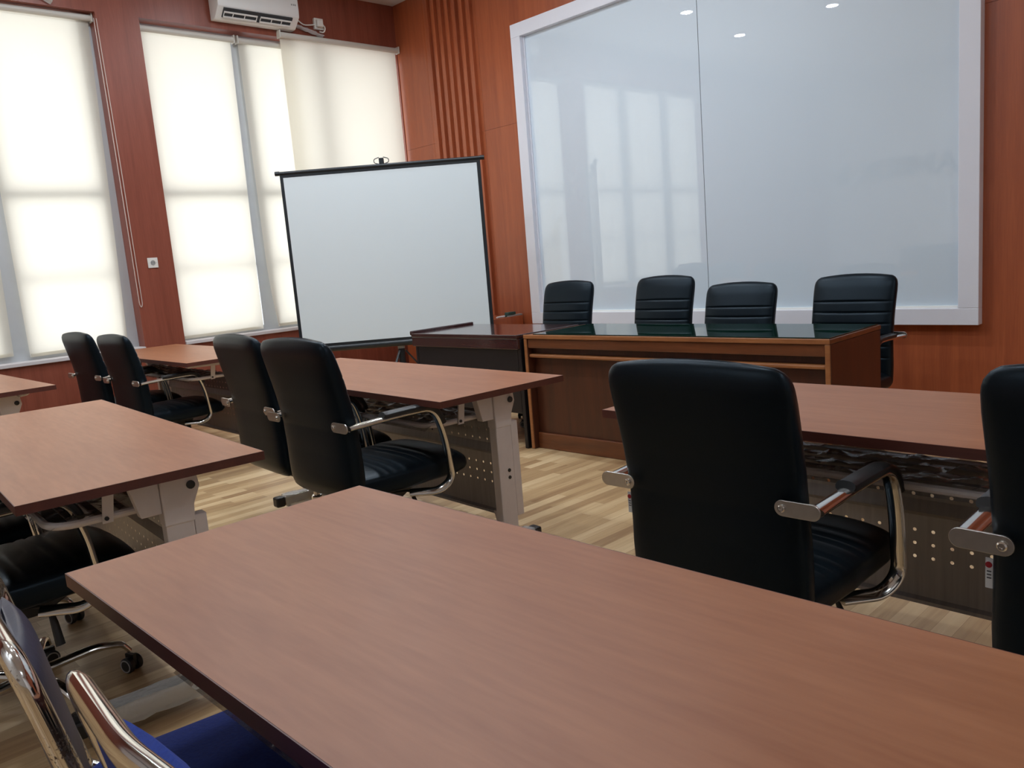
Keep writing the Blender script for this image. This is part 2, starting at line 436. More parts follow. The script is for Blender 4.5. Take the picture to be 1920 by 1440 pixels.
# ------------------------------------------------------------------ framed glass board
t = thing('glass_whiteboard', 'huge white framed glass writing board on the wood wall behind the head desk', 'whiteboard', (-3.51, YB, .607))
fx0, fx1, fz0, fz1, fw = -5.42, -1.605, .607, 3.285, .115
ox, oz = -3.51, .607
def bb(x0, x1, y0, y1, z0, z1): return B(x0-ox, x1-ox, y0-YB, y1-YB, z0-oz, z1-oz)
yf = 5.39
obj('frame_rail', bb(fx0, fx1, yf, YB, fz0, fz0+fw-.012), M['frame'], t, bevel=.003)
obj('frame_rail', bb(fx0, fx1, yf, YB, fz1-fw, fz1), M['frame'], t, bevel=.003)
obj('frame_stile', bb(fx0, fx0+fw, yf, YB, fz0+fw-.012, fz1-fw), M['frame'], t, bevel=.003)
obj('frame_stile', bb(fx1-fw, fx1, yf, YB, fz0+fw-.012, fz1-fw), M['frame'], t, bevel=.003)
yg = 5.442
x0, x1 = fx0+fw, fx1-fw
obj('glazing_bead', bb(x0, x0+.014, yg-.012, yg+.001, fz0+fw-.012, fz1-fw), M['frame'], t)
obj('glazing_bead', bb(x1-.012, x1, yg-.012, yg+.001, fz0+fw-.012, fz1-fw), M['frame'], t)
bm = nb(); box(bm, x0+.014-ox, x1-.012-ox, yg-.02-YB, yg-YB, fz0+fw-.012-oz, fz0+fw+.002-oz)
obj('bottom_strip', bm, M['strip_white'], t, label='white strip along the bottom of the glass')
obj('glass_panel', bb(x0, -3.5135, yg, yg+.008, fz0+fw-.012, fz1-fw), M['board'], t)
obj('glass_panel', bb(-3.5085, x1, yg, yg+.008, fz0+fw-.012, fz1-fw), M['board'], t)
obj('panel_joint', bb(-3.5135, -3.5085, yg+.003, yg+.009, fz0+fw-.012, fz1-fw), M['gap'], t, label='thin dark joint between the two glass panels')

# ------------------------------------------------------------------ low cabinet with board things on it
o = obj('low_cabinet', B(-6.88, -5.575, 4.98, YB-.036, 0, .685), M['wall'], bevel=.003)
tag(o, 'low wood box cabinet against the wall, right behind the projection screen', 'cabinet')
t = thing('marker_pen', 'white marker pen lying on the low wood cabinet left of the board', 'marker', (-5.62, 5.185, .685+.009), .15)
bm = nb(); sweep(bm, [(0, -.07, 0), (0, .045, 0)], .009, n=12); obj('barrel', bm, M['markerwhite'], t, smooth=True)
bm = nb(); sweep(bm, [(0, .045, 0), (0, .085, 0)], .0095, n=12); obj('cap', bm, M['eraser'], t, smooth=True)
t = thing('board_eraser', 'small dark green board eraser beside the marker on the low wood cabinet', 'eraser', (-5.63, 5.31, .685), .1)
bm = nb(); box(bm, -.03, .03, -.055, .055, 0, .012); obj('felt_pad', bm, M['socketgrey'], t)
bm = nb(); box(bm, -.028, .028, -.052, .052, .012, .042); obj('grip', bm, M['eraser'], t, bevel=.006)
o = obj('marker_tray', B(-.02, .02, -.055, .055, 0, .014), M['socketgrey'], bevel=.003); o.location = (-5.62, 5.39, .685)
tag(o, 'small grey box at the wall end of the low wood cabinet, past the green eraser', 'box')

# ------------------------------------------------------------------ air conditioner, plug, sleeves, socket
t = thing('air_conditioner', 'white split air conditioner high on the window wall above the second window', 'air conditioner', (XW, 3.835, 3.52))
hw = .395
prof = [(0, .0), (.03, -.002), (.085, .002), (.178, .088), (.184, .15), (.18, .24), (.165, .275), (.14, .285), (0, .285)]
bm = nb()
prism(bm, prof, -hw, hw, 'y')
for v in bm.verts: v.co = Vector((v.co.x, v.co.y, v.co.z))
obj('casing', bm, M['acwhite'], t, smooth=True, bevel=.006, angle=50)
# outlet slot follows the lower front slope
def acpt(u, off=0.):   # along the slope from (.06,0) to (.176,.082)
    a, b = Vector((.085, 0, .002)), Vector((.178, 0, .088)); d = (b-a); nrm = Vector((d.z, 0, -d.x)).normalized()
    return a+d*u+nrm*off
def slab(bm, u0, u1, y0, y1, o0, o1):
    c = [acpt(u0, o0), acpt(u1, o0), acpt(u1, o1), acpt(u0, o1)]
    A = [bm.verts.new((p.x, y0, p.z)) for p in c]; Bq = [bm.verts.new((p.x, y1, p.z)) for p in c]
    bm.faces.new(A); bm.faces.new(Bq[::-1])
    for i in range(4): bm.faces.new((A[i], Bq[i], Bq[(i+1) % 4], A[(i+1) % 4]))
bm = nb(); slab(bm, .2, .92, -hw+.055, hw-.07, -.004, .012); obj('air_outlet', bm, M['dark'], t)
bm = nb(); slab(bm, .60, .70, -hw+.06, -.02, .012, .02); slab(bm, .60, .70, .01, hw-.075, .012, .02)
slab(bm, .24, .34, -hw+.06, -.02, .012, .02); slab(bm, .24, .34, .01, hw-.075, .012, .02)
for y in (-hw+.06, -.25, -.14, -.026, .01, .12, .22, hw-.079): slab(bm, .24, .66, y, y+.006, .010, .018)
obj('louver', bm, M['acwhite'], t)
bm = nb(); box(bm, .1815, .1835, -hw+.07, -hw+.075, .19, .215); box(bm, .1815, .1835, -hw+.07, -hw+.12, .188, .192)
obj('brand_mark', bm, M['dark'], t, label='small dark printed mark on the front')
bm = nb()
for y in (hw-.075, hw-.055, hw-.038): box(bm, .181, .1835, y, y+.012, .185, .2)
obj('brand_mark', bm, M['socketgrey'], t)
bm = nb(); sweep(bm, fillet([(.02, hw-.003, .16), (.03, hw+.06, .12), (.03, hw+.12, .075), (.03, hw+.20, .085), (.03, hw+.27, .10)], .05), .006, n=8); obj('power_cord', bm, M['ivory'], t, smooth=True)
t = thing('power_adapter', 'ivory plug in its wall outlet at the end of the air conditioner cord', 'plug', (XW, 4.53, 3.62))
bm = nb(); box(bm, 0, .035, -.055, .045, -.045, .06); obj('outlet_box', bm, M['ivory'], t, bevel=.006)
bm = nb(); box(bm, .035, .075, -.045, .02, -.03, .04); obj('plug_body', bm, M['ivory'], t, bevel=.01)
bm = nb(); sweep(bm, fillet([(.055, .02, 0), (.055, .05, -.03), (.045, .03, -.075), (.02, .0, -.06)], .03), .007, n=8); obj('cord_stub', bm, M['ivory'], t, smooth=True)
def sleeve(loc, label, pts):
    bm = nb(); k = len(pts)
    sweep(bm, fillet(pts, .05, 5), .028, .016, n=10, scale=None)
    for v in bm.verts: v.co += Vector((random.uniform(-.004, .004), random.uniform(-.006, .006), random.uniform(-.006, .006)))
    o = obj('plastic_sleeve', bm, M['sleeve'], smooth=True); o.location = loc
    return tag(o, label, 'plastic wrap')
sleeve((XW+.03, 4.25, 3.57), 'crinkled clear plastic sleeve hanging under the right end of the air conditioner', [(0, -.04, .03), (0, .08, -.005), (0, .2, -.03), (0, .3, -.055)])
sleeve((XW+.03, 2.03, 3.53), 'scrap of clear plastic hanging on the wall above the leftmost window', [(0, -.2, .04), (0, .02, .0), (0, .12, -.045)])
t = thing('wall_socket', 'square ivory power socket on the wood pillar between the windows', 'socket', (XW+.002, 2.63, 1.443))
obj('cover_plate', B(0, .008, -.043, .043, -.043, .043), M['ivory'], t, bevel=.003)
mx = Matrix.Rotation(PI/2, 4, 'Y')
bm = nb(); lathe(bm, [(.0205, .0081), (.0205, .0105), (.019, .0105), (.0185, .0083), (.001, .0083)], n=24, mat=mx); obj('socket_well', bm, M['socketgrey'], t, smooth=True)
bm = nb()
for y in (-.009, .009): lathe(bm, [(.0028, .0084), (.0028, .0095), (.0001, .0095)], y and 0, 0, n=10, mat=Matrix.Translation((0, y, 0)) @ mx)
for y in (-.031, .031): lathe(bm, [(.002, .0078), (.002, .0088), (.0001, .0088)], 0, 0, n=10, mat=Matrix.Translation((0, y, 0)) @ mx)
obj('contact_hole', bm, M['dark'], t)

# ------------------------------------------------------------------ downlights
LED = bpy.data.lights.new('led', 'AREA'); LED.shape = 'DISK'; LED.size = .131; LED.energy = 19.; LED.color = (.84, .92, 1.)
def lamp(x, y, label):
    t = thing('ceiling_downlight', label, 'ceiling light', (x, y, ZC), 0, 'recessed ceiling downlights')
    bm = nb(); lathe(bm, [(.082, 0), (.082, -.008), (.068, -.012), (.066, -.004), (.066, 0)], n=32); obj('trim_ring', bm, M['lamprim'], t, smooth=True)
    bm = nb(); lathe(bm, [(.0655, -.002), (.0655, -.006), (.001, -.006)], n=32); obj('diffuser', bm, M['lamprim'], t)
    o = bpy.data.objects.new('led_light', LED); link(o, t); o.location = (0, 0, -.0125)
lamp(-5.71, 2.25, 'round lit downlight mirrored at the seam of the glass board')
lamp(-5.97, .63, 'round lit downlight mirrored lowest in the glass board')
lamp(-4.63, .78, 'round lit downlight mirrored highest in the glass board')
lamp(-5.6, 3.75, 'round lit ceiling downlight above the projection screen')
lamp(-4.3, 3.75, 'round lit ceiling downlight above the dark side desk')
lamp(-3.0, 3.75, 'round lit ceiling downlight above the middle of the head desk')
lamp(-4.4, 2.25, 'round lit ceiling downlight above the middle row table')
lamp(-3.1, 2.3, 'round lit ceiling downlight above the right end of the middle row table')
lamp(-3.1, .75, 'round lit ceiling downlight above the table at the left edge')
lamp(-1.7, 1.3, 'round lit ceiling downlight above the gap between the two right-hand tables')

lamp(1.2, 3.0, 'added fill lamp out of view at the far right, toward the board wall')  # added fill, brightens the right-facing sides of the table legs
lamp(1.9, 1.2, 'added fill lamp out of view at the far right, nearer the foreground table')  # second added fill from the right, for legs and panels
lamp(-3.75, -4.0, 'added wall-wash lamp out of view at the rear of the room, nearer the windows')  # added to brighten the rear wall so its letters mirror in the board
lamp(-2.5, -4.0, 'added wall-wash lamp out of view at the rear of the room, farther from the windows')  # added beside the other rear lamp, also washing the lettered wall

# sign on the rear wall, seen mirrored in the board
def text_mesh(body, size, extr):
    cu = bpy.data.curves.new('t', 'FONT'); cu.body = body; cu.size = size; cu.extrude = extr; cu.align_x = 'LEFT'; cu.offset = .013
    ob = bpy.data.objects.new('t', cu); COL.objects.link(ob)
    dg = bpy.context.evaluated_depsgraph_get(); me = bpy.data.meshes.new_from_object(ob.evaluated_get(dg))
    bpy.data.objects.remove(ob); return me
t = thing('wall_lettering', 'big grey wall letters reading AMBUK & seen mirrored in the glass board', 'sign', (-4.90, YR, 2.1), PI)
adv = 0.
for ch_ in 'AMBUK &':
    if ch_ == ' ': adv += .10; continue
    if ch_ == 'M':
        bm = nb(); prism(bm, [(u_*.40, v_*.336) for u_, v_ in ((0, 0), (0, 1), (.24, 1), (.5, .48), (.76, 1), (1, 1), (1, 0), (.77, 0), (.77, .62), (.57, .22), (.43, .22), (.23, .62), (.23, 0))], -.015, .015, 'z')
        me = bpy.data.meshes.new('letter'); bmesh.ops.recalc_face_normals(bm, faces=bm.faces); bm.to_mesh(me); bm.free()
    else: me = text_mesh(ch_, .48, .015)
    xs_ = [v.co.x for v in me.vertices]; w0, w1 = min(xs_), max(xs_)
    for v in me.vertices: v.co = Vector((v.co.x-w0+adv, -v.co.z-.016, v.co.y))
    me.materials.append(M['lettergrey'])
    o = bpy.data.objects.new('letter', me); link(o, t); adv += (w1-w0)+.022

# ------------------------------------------------------------------ projection screen
A = Vector((-6.36, 3.43, 0)); Bv = Vector((-5.17, 4.72, 0)); e = (Bv-A).normalized(); L = (Bv-A).length
mid = (A+Bv)/2
t = thing('projection_screen', 'white tripod projection screen with black border standing before the corner', 'projection screen', (mid.x, mid.y, 0), math.atan2(e.y, e.x))
h = L/2
def lx(s): return s-h
bm = nb(); sweep(bm, [(lx(0), 0, 2.088), (lx(L), 0, 2.088)], .015, n=14); obj('top_bar', bm, M['black'], t, smooth=True)
bm = nb()
for s in (0, L):
    sg = -1 if s == 0 else 1
    sweep(bm, [(lx(s)-sg*.035, 0, 2.088), (lx(s)+sg*.002, 0, 2.088)], .019, n=14)
obj('end_cap', bm, M['black'], t, smooth=True)
sl, sr, zt, zb = lx(.062), lx(1.69), 2.05, .635
bl, brr = lx(.035), lx(1.72)
obj('screen_fabric', B(sl, sr, -.004, 0, zb, zt), M['screen'], t)
bm = nb(); box(bm, bl, sl, -.004, 0, .60, 2.078); box(bm, sr, brr, -.004, 0, .60, 2.078); box(bm, sl, sr, -.004, 0, zt, 2.078); box(bm, sl, sr, -.004, 0, .60, zb)
obj('border', bm, M['black'], t, label='black border around the white fabric')
bm = nb(); sweep(bm, [(lx(.02), .02, .59), (lx(L-.02), .02, .59)], .034, .03, n=16, up=(0, 0, 1)); obj('roller_case', bm, M['black'], t, smooth=True)
bm = nb(); box(bm, lx(.895)-.02, lx(.895)+.02, -.012, .02, 2.09, 2.15); obj('hook_block', bm, M['black'], t, bevel=.005)
bm = nb()
for s in (-1, 1): sweep(bm, fillet([(lx(.895)+s*.02, 0, 2.10), (lx(.895)+s*.062, 0, 2.112), (lx(.895)+s*.062, 0, 2.142), (lx(.895)+s*.018, 0, 2.155)], .025), .0035, n=8)
obj('carry_handle', bm, M['black'], t, smooth=True)
bm = nb(); box(bm, lx(.895)-.014, lx(.895)+.014, .05, .078, .40, 2.12); obj('mast', bm, M['black'], t, bevel=.003)
bm = nb(); lathe(bm, [(.028, .37), (.03, .40), (.03, .53), (.026, .535)], lx(.895), .064, n=16); obj('tripod_hub', bm, M['black'], t, smooth=True)
bm = nb(); lathe(bm, [(.031, .535), (.031, .562), (.024, .566)], lx(.895), .064, n=16); obj('hub_collar', bm, M['socketgrey'], t, smooth=True, label='light grey collar')
for k in range(3):
    a = PI/2+.6+2*PI*k/3; dx, dy = math.cos(a), math.sin(a); c = Vector((lx(.895), .064, 0))
    bm = nb(); sweep(bm, [c+Vector((dx*.035, dy*.035, .515)), c+Vector((dx*.42, dy*.42, .012))], .011, .008, n=10)
    sweep(bm, [c+Vector((dx*.03, dy*.03, .40)), c+Vector((dx*.17, dy*.17, .325))], .006, n=8)
    lg = obj('leg', bm, M['black'], t, smooth=True)
    bm = nb(); lathe(bm, [(.014, 0), (.014, .03), (.008, .035)], c.x+dx*.42, c.y+dy*.42, n=12); obj('rubber_foot', bm, M['blackplastic'], lg, smooth=True)

# ------------------------------------------------------------------ head desk and side desk
t = thing('executive_desk', 'long brown wood head desk with worn edges under a dark green glass sheet', 'desk', (-2.695, 3.604, 0), .018)
hwid, dep = .997, .60
def dk(name, x0, x1, y0, y1, z0, z1, mat, bev=.004, label=None): return obj(name, B(x0, x1, y0, y1, z0, z1), M[mat], t, bevel=bev, label=label)
dk('desktop', -hwid, hwid, 0, dep, .722, .745, 'desk')
dk('front_apron', -hwid+.026, hwid-.026, .002, .024, .662, .721, 'desk')
for s in (-1, 1):
    xa = -hwid if s < 0 else hwid-.025
    sp = dk('side_panel', xa, xa+.025, 0.001, dep-.01, 0, .7215, 'desk_panel')
    obj('edge_strip', B(xa, xa+.025, -.008, .001, .003, .7215), M['desk_edge'], sp, bevel=.004, label='lighter worn edge strip')
dk('recess_rail', -hwid+.026, hwid-.026, .045, .06, .62, .662, 'desk_panel')
dk('ledge_moulding', -hwid+.026, hwid-.026, .006, .06, .600, .622, 'desk_edge', .008, 'lighter worn moulding strip')
dk('front_panel', -hwid+.026, hwid-.026, .055, .075, .02, .601, 'desk_panel')
dk('kick_board', -hwid+.026, hwid-.026, .035, .055, 0, .105, 'desk', .006)
dk('top_lipping', -hwid, hwid, -.010, -.001, .722, .748, 'desk_edge', .004, 'lighter worn lipping of the top')
o = obj('glass_sheet', B(-hwid+.06, hwid-.012, .02, dep-.012, 0, .006), M['green_glass'], bevel=.0015)
o.location = (-2.695, 3.604, .745); o.rotation_euler = (0, 0, .018)
tag(o, 'dark green mirror-like glass sheet lying on the brown head desk', 'glass top')
t = thing('side_desk', 'smaller dark maroon desk butted to the left end of the brown head desk', 'desk', (-4.262, 3.53, 0), .012)
hw2 = .55
dk('desktop', -hw2, hw2, 0, .61, .725, .750, 'dark_desk')
dk('edge_lip', -hw2-.012, -hw2+.012, -.004, .61, .735, .768, 'dark_desk', .008, 'raised dark lip along the left edge')
dk('front_apron', -hw2, hw2, .006, .03, .655, .7245, 'dark_desk')
dk('front_panel', -hw2+.03, hw2-.03, .032, .05, .23, .70, 'dark_panel')
for s in (-1, 1):
    xa = -hw2 if s < 0 else hw2-.028
    dk('side_panel', xa, xa+.028, .031, .60, 0, .7245, 'dark_panel')

# ------------------------------------------------------------------ training tables
def make_table():
    t = thing('training_table', '', 'table')
    hl, hd = .91, .3125
    tp = obj('tabletop', B(-hl+.002, hl-.002, -hd+.002, hd-.002, .728, .75), M['top'], t)
    bm = nb()
    box(bm, -hl, hl, -hd, -hd+.002, .725, .7497); box(bm, -hl, hl, hd-.002, hd, .725, .7497)
    box(bm, -hl, -hl+.002, -hd+.002, hd-.002, .725, .7497); box(bm, hl-.002, hl, -hd+.002, hd-.002, .725, .7497)
    box(bm, -hl+.002, hl-.002, -hd+.002, hd-.002, .725, .728)
    obj('edge_band', bm, M['edge'], t, label='dark maroon edging')
    yc = .10
    for s in (-1, 1):
        x = s*.735
        bm = nb(); box(bm, x-.0225, x+.0225, yc-.04, yc+.04, .088, .60)
        leg = obj('leg_column', bm, M['legpaint'], t, bevel=.004)
        bm = nb()
        prism(bm, [(-.042, .722), (.035, .722), (.062, .70), (.068, .66), (.046, .61), (.042, .56), (-.042, .56)], x-.027, x+.027, 'x')
        for v in bm.verts: v.co.y += yc
        br = obj('hinge_bracket', bm, M['legpaint'], leg, bevel=.004)
        bm = nb(); prism(bm, [(-.13, .722), (-.0425, .722), (-.0425, .60), (-.10, .60)], x-.018, x+.018, 'x')
        for v in bm.verts: v.co.y += yc
        obj('hinge_plate', bm, M['legpaint'], leg, bevel=.003)
        bm = nb()
        for sg in (-1, 1): lathe(bm, [(.0125, .027), (.0125, .031), (.010, .032), (.001, .032)], n=16, mat=Matrix.Translation((x, yc+.042, .668)) @ Matrix.Rotation(sg*PI/2, 4, 'Y'))
        for z in (.375, .345):
            for sg in (-1, 1): lathe(bm, [(.0075, .0225), (.0075, .0255), (.001, .0255)], n=12, mat=Matrix.Translation((x, yc+.012, z)) @ Matrix.Rotation(sg*PI/2, 4, 'Y'))
        obj('screw_cap', bm, M['blackplastic'], leg, smooth=True, label='black screw caps')
        bm = nb(); prism(bm, [(-.25, .725), (.24, .725), (.20, .70), (.10, .69), (-.25, .70)], x-.02, x+.02, 'x'); obj('top_arm', bm, M['legpaint'], leg, bevel=.003)
        bm = nb(); box(bm, x-.026, x+.026, -.215, .225, .04, .09)
        ft = obj('foot_bar', bm, M['footmetal'], t, bevel=.006)
        for sg in (-1, 1):
            bm = nb(); ya = .225 if sg > 0 else -.215
            box(bm, x-.028, x+.028, min(ya, ya+sg*.05), max(ya, ya+sg*.04), .038, .092); obj('end_cap', bm, M['blackplastic'], ft, bevel=.01)
            bm = nb(); lathe(bm, [(.02, 0), (.02, .012), (.008, .014), (.008, .04)], x, ya-sg*.03, n=14); obj('glide', bm, M['blackplastic'], ft, smooth=True)
        bm = nb()
        for i in range(14):
            y = -.212+i*.0335
            j = lambda: random.uniform(-.003, .003)
            ring = [(x-.031+j(), y, .034+j()), (x+.031+j(), y, .034+j()), (x+.031+j(), y, .096+j()), (x-.031+j(), y, .096+j())]
            if i: 
                vs = [bm.verts.new(p) for p in ring]
                for q in range(4): bm.faces.new((pv[q], pv[(q+1) % 4], vs[(q+1) % 4], vs[q]))
                pv = vs
            else: pv = [bm.verts.new(p) for p in ring]
        obj('film_wrap', bm, M['footwrap'], ft, smooth=True, label='clear plastic film around the foot')
        bm = nb(); box(bm, x-.02, x+.02, yc+.041, yc+.078, .17, .575); obj('panel_end', bm, M['legpaint'], t, bevel=.003)
        bm = nb(); prism(bm, [(x-s*.0226, .20), (x-s*.05, .20), (x-s*.0226, .12)], yc-.03, yc+.0, 'y'); obj('gusset', bm, M['legpaint'], t)
    # perforated modesty panel: upper part leans, a fold, then a flat lower part
    prof = [(.045, .60), (.045, .455), (.035, .425), (.05, .415), (.052, .165), (.040, .160), (.040, .150), (.056, .150), (.056, .42), (.040, .43), (.050, .455), (.050, .60)]
    bm = nb(); rows = [(.030, .60), (.036, .53), (.036, .47), (.026, .435), (.040, .425), (.044, .42), (.044, .175), (.030, .168), (.030, .158)]
    vr = [[bm.verts.new((sx*.7, yc+y, z)) for sx in (-1, 1)] for y, z in rows]
    for a, b in zip(vr, vr[1:]): bm.faces.new((a[0], a[1], b[1], b[0]))
    pn = obj('modesty_panel', bm, M['perf'], t, label='grey perforated steel modesty panel')
    md = pn.modifiers.new('s', 'SOLIDIFY'); md.thickness = .0016
    # book rack of bent tube hung under the top
    bm = nb(); sweep(bm, fillet([(-.69, .05, .615), (-.69, -.215, .615), (.69, -.215, .615), (.69, .05, .615)], .09, 8), .011, n=10)
    rk = obj('book_rack', bm, M['legpaint'], t, smooth=True)
    bm = nb()
    for y in (-.15, -.085, -.02, .04): box(bm, -.69, .69, y-.011, y+.011, .612, .618)
    obj('rack_slat', bm, M['steelgrey'], rk)
    for s in (-1, 1):
        bm = nb(); prism(bm, [(-.075, .722), (-.045, .722), (-.062, .602), (-.09, .602)], s*.702, s*.709, 'x'); st = obj('hanger_strap', bm, M['legpaint'], rk)
        bm = nb(); lathe(bm, [(.006, .0), (.006, .004), (.001, .004)], n=12, mat=Matrix.Translation((s*.709, -.078, .615)) @ Matrix.Rotation(s*PI/2, 4, 'Y')); obj('rivet', bm, M['blackplastic'], rk)
    bm = nb(); g = []
    for i in range(45):
        row = []
        for j in range(10):
            x = -.68+1.36*i/44; y = -.232+.285*j/9
            z = .622+.008*math.sin(i*1.7+j*.9)+.006*math.sin(i*.6-j*2.1)+random.uniform(-.004, .004)
            if j == 0: z = .60
            row.append(bm.verts.new((x, y, z)))
        g.append(row)
    for i in range(44):
        for j in range(9): bm.faces.new((g[i][j], g[i+1][j], g[i+1][j+1], g[i][j+1]))
    obj('film_wrap', bm, M['film'], rk, smooth=True, label='crinkled clear film still wrapped on the rack')
    return t

tables = [
    ((-.664, .665), .012, 'nearest table, filling the lower right foreground, with a bare red-brown top'),
    ((-.708, 2.193), -.006, 'red-brown table at the right, before the head desk, with two black chairs tucked to it'),
    ((-3.16, 2.105), -.042, 'red-brown table in mid picture, left of the head desk, showing its pale leg and foot'),
    ((-3.084, .765), -.062, 'red-brown table at the left edge, beyond the foreground table corner'),
    ((-5.98, 2.29), -.010, 'farthest red-brown table, end against the window wall under the pillar'),
    ((-5.87, .875), .010, 'red-brown table of which only a tip shows at the left edge under the window'),
]
proto = make_table()
for i, ((x, y), rz, lab) in enumerate(tables):
    o = proto if i == 0 else dup(proto)
    o.location = (x, y, 0); o.rotation_euler = (0, 0, rz)
    tag(o, lab, 'table', 'training tables in rows')

# ------------------------------------------------------------------ office chairs
def rrect(hx, hy, k, n=36):
    """superellipse ring points"""
    out = []
    for j in range(n):
        a = 2*PI*j/n; c, s = math.cos(a), math.sin(a); p = 2./k
        out.append((math.copysign(abs(c)**p, c)*hx, math.copysign(abs(s)**p, s)*hy))
    return out

def make_chair():
    t = thing('office_chair', '', 'chair')
    upper = []
    # backrest: lofted upholstered slab with seams pressed in on its front
    bm = nb(); rings = []
    yprof = [(.38, -.205), (.45, -.212), (.55, -.214), (.65, -.220), (.75, -.236), (.85, -.258), (.93, -.278), (.99, -.292)]
    wprof = [(.375, .205), (.39, .225), (.41, .235), (.50, .238), (.65, .234), (.80, .236), (.90, .239), (.945, .238), (.964, .232), (.978, .221), (.987, .205), (.991, .175)]
    tprof = [(.375, .018), (.39, .035), (.42, .044), (.60, .045), (.85, .043), (.93, .038), (.96, .031), (.98, .020), (.991, .007)]
    seams = [.845, .785, .725, .665, .605, .545]
    zs = sorted([.375+.011*i for i in range(52)]+[.95, .962, .97, .976, .982, .986, .989, .991])
    zs = sorted(set([z for z in zs if z <= .991 and min(abs(z-q) for q in seams) > .013]+[q+d for q in seams for d in (-.012, -.008, -.004, 0, .004, .008, .012)]))
    seams = [.845, .785, .725, .665, .605, .545]
    for z in zs:
        y0 = lerp(yprof, z); w = lerp(wprof, z); th = lerp(tprof, z)
        dent = sum(.007*math.exp(-((z-s)/.0045)**2) for s in seams)
        crown = .010*math.sin(min(1, max(0, (z-.40)/.55))*PI)
        ring = []
        for px, py in rrect(w, th, 3.6, 40):
            if py > 0: py = py + crown*(1-(px/w)**2)*(py/th) - dent*(py/th)*min(1., (1-abs(px)/w)*12)
            ring.append((px, y0+py, z + (.010*(1-(px/w)**2)-.010)*max(0, (z-.80)/.19)))
        rings.append(ring)
    loft(bm, rings); back = obj('backrest', bm, M['leather'], t, smooth=True, angle=60)
    # seat with waterfall front
    bm = nb(); rings = []
    tpro = [(-.235, .455), (-.20, .472), (.0, .470), (.18, .474), (.26, .470), (.295, .452), (.312, .425), (.314, .405)]
    bpro = [(-.235, .385), (-.20, .372), (.0, .368), (.24, .368), (.295, .380), (.312, .395), (.314, .400)]
    wpr = [(-.235, .215), (-.21, .235), (0, .245), (.22, .245), (.28, .235), (.305, .215), (.314, .18)]
    ys = sorted([-.235+.0115*i for i in range(48)]+[.30, .305, .310, .314]); ys = [y for y in ys if y <= .314]
    sseam = [-.10, -.06, -.02, .06, .10, .14]
    for y in ys:
        zt, zb, w = lerp(tpro, y), lerp(bpro, y), lerp(wpr, y); c, hh = (zt+zb)/2, max(.004, (zt-zb)/2)
        dent = sum(.006*math.exp(-((y-s)/.006)**2) for s in sseam)
        ring = []
        for px, pz in rrect(w, hh, 4.2, 40):
            if pz > 0: pz = pz + .012*(1-(px/w)**2)*(pz/hh) - dent*(pz/hh)*min(1., (1-abs(px)/w)*8)
            ring.append((px, y, c+pz))
        rings.append(ring)
    loft(bm, rings); obj('seat', bm, M['leather'], t, smooth=True, angle=60)
    # arms
    for s in (-1, 1):
        path = fillet([(s*.272, -.262, .668), (s*.278, -.06, .677), (s*.284, .105, .677), (s*.286, .145, .57), (s*.284, .170, .385), (s*.262, .12, .345), (s*.20, .02, .352)], .075, 8)
        bm = nb(); sweep(bm, path, .020, .0105, n=14, up=(0, 0, 1)); arm = obj('armrest', bm, M['chrome'], t, smooth=True, label='chrome arm tube')
        ppath = [p for p in path if p.y > -.125 and p.z > .60]
        ppath = [Vector((s*.2755, -.125, path[0].z+.0095))]+ppath
        off = []
        for i, p in enumerate(ppath):
            a = ppath[max(0, i-1)]; c = ppath[min(len(ppath)-1, i+1)]; d = (c-a).normalized()
            nrm = Vector((0, -d.z, d.y)); off.append(p+nrm*.012)
        bm = nb(); sweep(bm, off, .024, .013, n=14, up=(0, 0, 1), sq=.25); obj('arm_pad', bm, M['blackplastic'], arm, smooth=True, label='black arm pad')
        bm = nb()
        out = []
        for k in range(13): a = -PI/2+PI*k/12; out.append((s*.272+math.cos(a)*.018*s, .671+math.sin(a)*.018))
        for k in range(13): a = PI/2+PI*k/12; out.append((s*.205+math.cos(a)*.018*s, .671+math.sin(a)*.018))
        prism(bm, out, -.279, -.274, 'y'); bk = obj('arm_bracket', bm, M['brushed'], arm, bevel=.001)
        bm = nb(); lathe(bm, [(.0085, 0), (.0085, .004), (.006, .006), (.0035, .006), (.003, .003), (.0005, .003)], n=16, mat=Matrix.Translation((s*.205, -.279, .671)) @ Matrix.Rotation(PI/2, 4, 'X')); obj('arm_screw', bm, M['chrome'], arm, smooth=True)
    # tilt mechanism, lever, gas lift
    bm = nb(); prism(bm, [(-.16, .368), (.14, .368), (.13, .335), (.06, .30), (-.06, .30), (-.14, .335)], -.085, .085, 'x'); obj('tilt_mechanism', bm, M['blackplastic'], t, bevel=.006)
    bm = nb(); sweep(bm, [(.08, .01, .335), (.15, .045, .345), (.172, .05, .345)], .005, n=8); lv = obj('tilt_lever', bm, M['blackplastic'], t, smooth=True)
    bm = nb(); sweep(bm, [(.168, .05, .352), (.186, .054, .300), (.200, .057, .235)], .013, .009, n=10, scale=[.45, .9, 1.1]); obj('lever_grip', bm, M['blackplastic'], lv, smooth=True)
    bm = nb(); lathe(bm, [(.014, .16), (.014, .31), (.02, .312), (.02, .32)], n=18); obj('gas_lift', bm, M['chrome'], t, smooth=True)
    # five-star base
    bm = nb(); lathe(bm, [(.028, .06), (.04, .068), (.042, .12), (.03, .128), (.026, .13), (.026, .22), (.022, .225)], n=20)
    base = obj('star_base', bm, M['chrome'], t, smooth=True)
